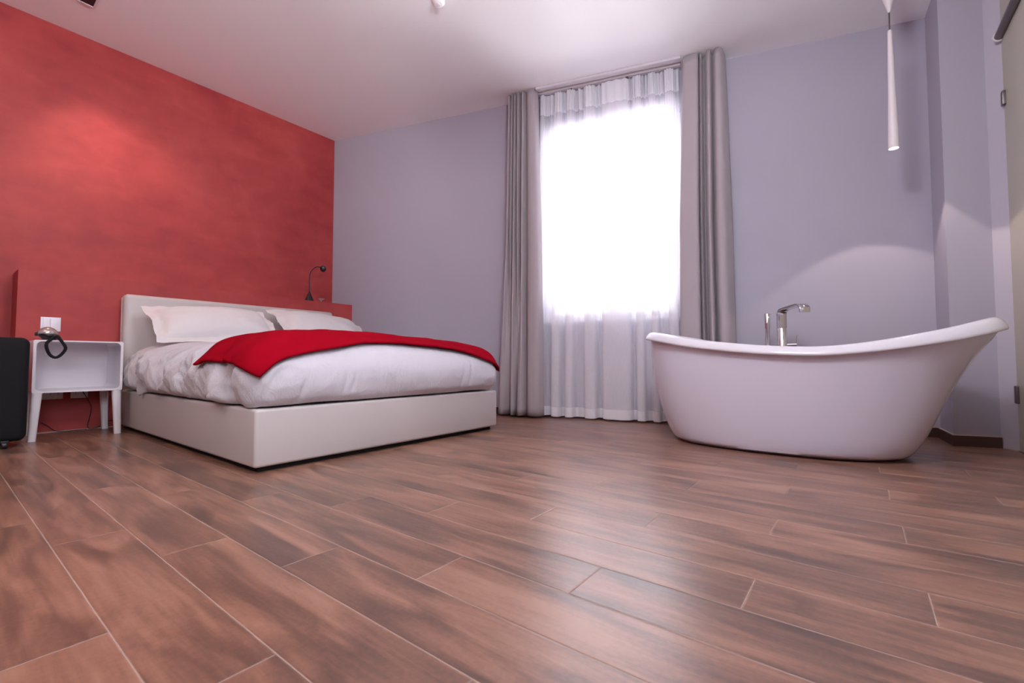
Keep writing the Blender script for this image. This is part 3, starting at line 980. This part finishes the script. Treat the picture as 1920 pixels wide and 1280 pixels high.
# ---------------------------------------------------------------- floor standing bath mixer behind the tub
fx_, fy_ = -.395, 3.32
fa = thing('bath_faucet', 'tall chrome freestanding bath mixer with flat bent spout behind the bathtub', 'faucet', (fx_, fy_, 0))
bm = bmesh.new()
lathe(bm, [(.05, 0), (.05, .008), (.029, .010), (.029, .665), (.026, .669), (.002, .669)], (fx_, fy_, 0), 36)
obj('riser', bm, M['chrome'], fa)
sd = Vector((.55, -.83, 0)).normalized(); sw_ = Vector((-sd.y, sd.x, 0))
prof = catmull([(0, .655), (0, .70), (0, .745), (.004, .765), (.02, .780), (.05, .785), (.13, .789), (.20, .793), (.235, .787), (.254, .769), (.257, .742)], 6)
bm = bmesh.new()
rs = []
for i, (a, z) in enumerate(prof):
    a0_, z0_ = prof[max(i - 1, 0)]; a1_, z1_ = prof[min(i + 1, len(prof) - 1)]
    tx, tz = a1_ - a0_, z1_ - z0_; l_ = math.hypot(tx, tz); nx_, nz_ = -tz / l_, tx / l_
    th = .006; wd = .029
    r = []
    for (p_, q_) in ((-th, -wd + .003), (-th + .002, -wd), (th - .002, -wd), (th, -wd + .003), (th, wd - .003), (th - .002, wd), (-th + .002, wd), (-th, wd - .003)):
        v_ = Vector((fx_, fy_, z)) + sd * (a + nx_ * p_) + Vector((0, 0, nz_ * p_)) + sw_ * q_
        r.append(v_)
    rs.append(r)
rings(bm, rs)
obj('spout', bm, M['chrome'], fa, True, angle=35)
hxp, hyp = -.475, 3.32
bm = bmesh.new()
lathe(bm, [(.002, .668), (.0165, .668), (.0165, .762), (.014, .765), (.002, .765)], (hxp, hyp, 0), 28)
hd = obj('hand_shower', bm, M['chrome'], fa)
bm = bmesh.new(); lathe(bm, [(.010, .50), (.0125, .52), (.0135, .60), (.0135, .668)], (hxp, hyp, 0), 24)
obj('shower_handle', bm, M['chrome'], hd)
bm = bmesh.new(); tube(bm, [(hxp, hyp, .52), (hxp + .03, hyp, .515), (fx_ - .02, fy_, .515)], .008, 12, 4)
obj('holder_arm', bm, M['chrome'], fa)
bm = bmesh.new(); tube(bm, [(hxp, hyp, .505), (hxp - .01, hyp, .40), (hxp + .02, hyp, .25), (fx_ - .04, fy_ - .0, .20), (fx_ - .022, fy_, .24)], .006, 10, 8)
obj('shower_hose', bm, M['chrome'], fa)
bm = bmesh.new()
tube(bm, [(fx_ + .02, fy_, .56), (fx_ + .078, fy_, .562)], .011, 14, 0)
tube(bm, [(fx_ + .078, fy_, .56), (fx_ + .080, fy_, .59), (fx_ + .084, fy_, .622)], .0042, 10, 4)
obj('lever', bm, M['chrome'], fa)

# ---------------------------------------------------------------- pendant over the tub
px_, py_ = .172, 3.25
zt = zc(px_)
pe = thing('pendant_lamp', 'slim white tube pendant hanging from the ceiling above the bathtub', 'pendant lamp', (px_, py_, zt))
bm = bmesh.new(); lathe(bm, [(.062, -.001), (.062, -.006), (.050, -.035), (.030, -.10), (.006, -.195), (.002, -.197)], (px_, py_, zt), 36)
obj('ceiling_canopy', bm, M['pend'], pe)
bm = bmesh.new(); tube(bm, [(px_, py_, zt - .19), (px_, py_, 2.30)], .0035, 10, 0)
obj('cord', bm, M['steel'], pe)
bm = bmesh.new(); lathe(bm, [(.005, 2.315), (.010, 2.310), (.0105, 2.30), (.0175, 1.95), (.0255, 1.642), (.0255, 1.638), (.0225, 1.638), (.0215, 1.66), (.002, 1.665)], (px_, py_, 0), 32)
obj('lamp_tube', bm, M['pend'], pe)
bm = bmesh.new(); lathe(bm, [(.002, 1.6445), (.0215, 1.6445), (.0215, 1.6415), (.002, 1.6405)], (px_, py_, 0), 28)
obj('lens', bm, M['lamp'], pe)

# ---------------------------------------------------------------- frosted glass door at the right edge
dr = bpy.data.objects.new('door_1', None); COL.objects.link(dr); dr.location = (.64, 2.9, 0); dr['kind'] = 'structure'
bm = bmesh.new()
prism(bm, [(.626, 3.412), (.646, 3.418), (.668, 2.10), (.656, 2.10)], .006, lambda x, y: zc(x) - .002)
obj('glass_panel', bm, M['frost'], dr, False)
def clamp(z0, z1):
    return box(.612, .632, 3.375, 3.405, z0, z1, bevel=.004)
for z0, z1 in ((1.79, 1.865), (.245, .335)):
    obj('hinge', clamp(z0, z1), M['steel'], dr)
bm = bmesh.new(); tube(bm, [(.617, 3.395, 2.165), (.632, 2.15, 2.165)], .020, 20, 0)
obj('top_rail', bm, M['steel'], dr, True, angle=50)
bm = bmesh.new(); lathe(bm, [(.027, -.004), (.027, .004), (.002, .004)], (.617, 3.399, 2.165), 24, Matrix.Rotation(PI / 2, 4, 'X'))
obj('rail_bracket', bm, M['pend'], dr)

# ---------------------------------------------------------------- ceiling fixtures and lights
def light(name, kind, loc, energy, col, parent=None, target=None, **kw):
    L = bpy.data.lights.new(name, kind); L.energy = energy; L.color = col
    for k, v in kw.items(): setattr(L, k, v)
    o = bpy.data.objects.new(name, L); COL.objects.link(o)
    off = root_loc(parent)
    o.location = Vector(loc) - off
    if parent is not None: o.parent = parent
    d_ = (Vector(target) - Vector(loc)) if target is not None else Vector((0, 0, -1))
    o.rotation_euler = d_.to_track_quat('-Z', 'Y').to_euler()
    return o

WARM = (1, .78, .66)
def spotlight(label, x, y, target, energy, col=WARM, angle=80, group=None, sx=.06):
    z = zc(x)
    t = thing('recessed_spotlight', label, 'ceiling light', (x, y, z), group)
    bm = bmesh.new()
    q_ = [(x - sx, y - sx), (x + sx, y - sx), (x + sx, y + sx), (x - sx, y + sx)]
    i_ = sx - .012
    bx(bm, x - sx, x + sx, y - sx, y - i_, z - .006, z); bx(bm, x - sx, x + sx, y + i_, y + sx, z - .006, z)
    bx(bm, x - sx, x - i_, y - i_, y + i_, z - .006, z); bx(bm, x + i_, x + sx, y - i_, y + i_, z - .006, z)
    obj('trim_frame', bm, M['pend'], t, False)
    obj('reflector', box(x - i_, x + i_, y - i_, y + i_, z - .003, z - .0005), M['black'], t, False)
    bm = bmesh.new(); lathe(bm, [(.002, -.0042), (.012, -.0042), (.012, -.003), (.002, -.003)], (x, y - .026, z), 24)
    obj('bulb', bm, M['lamp'], t)
    light('spot', 'SPOT', (x, y, z - .03), energy, col, t, target, spot_size=math.radians(angle), spot_blend=1.0, shadow_soft_size=.03)
    return t
spotlight('square recessed ceiling spotlight with dark centre, close to the red wall', -3.90, .56, (-4.36, 1.02, .95), 50, (1, .72, .58), 78)
# smoke detector at the very top edge
t = thing('smoke_detector', 'small round pale detector on the ceiling at the top edge', 'smoke detector', (-2.04, 1.955, zc(-2.04)))
bm = bmesh.new(); lathe(bm, [(.04, -.001), (.04, -.012), (.032, -.022), (.02, -.026), (.002, -.026)], (-2.04, 1.893, zc(-2.04)), 32)
obj('housing', bm, M['ceil'], t)
bm = bmesh.new(); lathe(bm, [(.012, -.0262), (.012, -.030), (.002, -.031)], (-2.04, 1.893, zc(-2.04)), 20)
obj('sensor', bm, M['pend'], t)

for (x, y, e, tg) in ( (-1.7, -.9, 14, (-1.9, .3, 0)), (-.35, -.9, 20, (-.5, .3, 0)), (-1.7, -2.1, 20, (-1.7, -1.2, 0))):  # added spotlights, unseen behind the camera, for general fill
    spotlight('added square fill spotlight on the ceiling behind the viewpoint', x, y, tg, e, (.97, .92, .95), 150, 'added fill spotlights in the rear half of the ceiling')
spotlight('added warm fill spotlight on the ceiling in the rear left of the room', -2.7, -1.0, (-2.5, .15, 0), 46, (1, .74, .58), 95)  # added behind the camera to warm and brighten the left floor
# added fill lamp: a hanging globe, unseen above the frame
gx, gy = -.35, 1.0
gz = zc(gx)
t = thing('added_globe_lamp', 'added unseen ceiling lamp with clear glass globe that fills the room with light', 'ceiling lamp', (gx, gy, gz))
bm = bmesh.new(); lathe(bm, [(.06, -.001), (.06, -.02), (.012, -.03), (.012, -.27), (.03, -.28), (.03, -.30), (.002, -.30)], (gx, gy, gz), 28)
obj('ceiling_mount', bm, M['pend'], t)
bm = bmesh.new(); lathe(bm, [(.09, -.262)] + [(.215 * math.sin(a_ * PI / 24), -.46 + .215 * math.cos(a_ * PI / 16) - .0) for a_ in range(4, 25)], (gx, gy, gz), 32)
obj('glass_globe', bm, M['glass'], t)
light('globe_fill_light', 'POINT', (gx, gy, gz - .46), 85, (.93, .93, 1.0), t, None, shadow_soft_size=.20)
# pendant's light
light('pendant_beam', 'SPOT', (px_, py_, 1.635), 9, (1, .80, .68), pe, (px_, py_, 0), spot_size=math.radians(94), spot_blend=.12, shadow_soft_size=.012)

# daylight and added fill
w = bpy.data.worlds.new('World'); sc.world = w; w.use_nodes = True
bg = w.node_tree.nodes['Background']
bg.inputs[1].default_value = 1.0
nt = w.node_tree                                  # pale sky above; bright lower half added to light the ceiling
tc = nt.nodes.new('ShaderNodeTexCoord'); sp = nt.nodes.new('ShaderNodeSeparateXYZ')
rp = nt.nodes.new('ShaderNodeMapRange'); rp.inputs[1].default_value = -.06; rp.inputs[2].default_value = .02
mxw = nt.nodes.new('ShaderNodeMix'); mxw.data_type = 'RGBA'
mxw.inputs[6].default_value = (25, 24.2, 25, 1); mxw.inputs[7].default_value = (2.3, 2.4, 2.6, 1)
nt.links.new(tc.outputs['Generated'], sp.inputs[0]); nt.links.new(sp.outputs[2], rp.inputs[0])
nt.links.new(rp.outputs[0], mxw.inputs[0]); nt.links.new(mxw.outputs[2], bg.inputs[0])
wc = wp((sl + sr) / 2, -WT - .12, (WZ0 + WZ1) / 2)
L = light('window_daylight', 'AREA', tuple(wc), 38, (.86, .90, 1.0), None, tuple(wc + N), shape='RECTANGLE', size=sr - sl + .3, size_y=WZ1 - WZ0 + .3)

light('added_side_fill', 'AREA', (SX + .21, ym, (VZ0 + VZ1) / 2), 52, (.90, .93, 1.0), None, (-5, ym + .8, 1.2), shape='RECTANGLE', size=VY1 - VY0, size_y=VZ1 - VZ0)  # added fill light shining in through the added side window

# ---------------------------------------------------------------- camera
cam = bpy.data.cameras.new('camera'); co = bpy.data.objects.new('camera', cam); COL.objects.link(co)
cam.sensor_width = 36; cam.lens = 850 / 1920 * 36; cam.clip_start = .02
co.location = (0, 0, .465)
co.rotation_euler = (PI / 2 + math.atan(35 / 850), 0, math.radians(37.6))
sc.camera = co
sc.view_settings.view_transform = 'Standard'
sc.view_settings.look = 'None'
sc.view_settings.gamma = 1
sc.view_settings.exposure = .22
sc.view_settings.use_curve_mapping = False
sc.cycles.use_denoising = True
sc.cycles.max_bounces = 10
sc.cycles.diffuse_bounces = 6
sc.cycles.transparent_max_bounces = 24
sc.cycles.caustics_reflective = False
sc.cycles.sample_clamp_indirect = 8
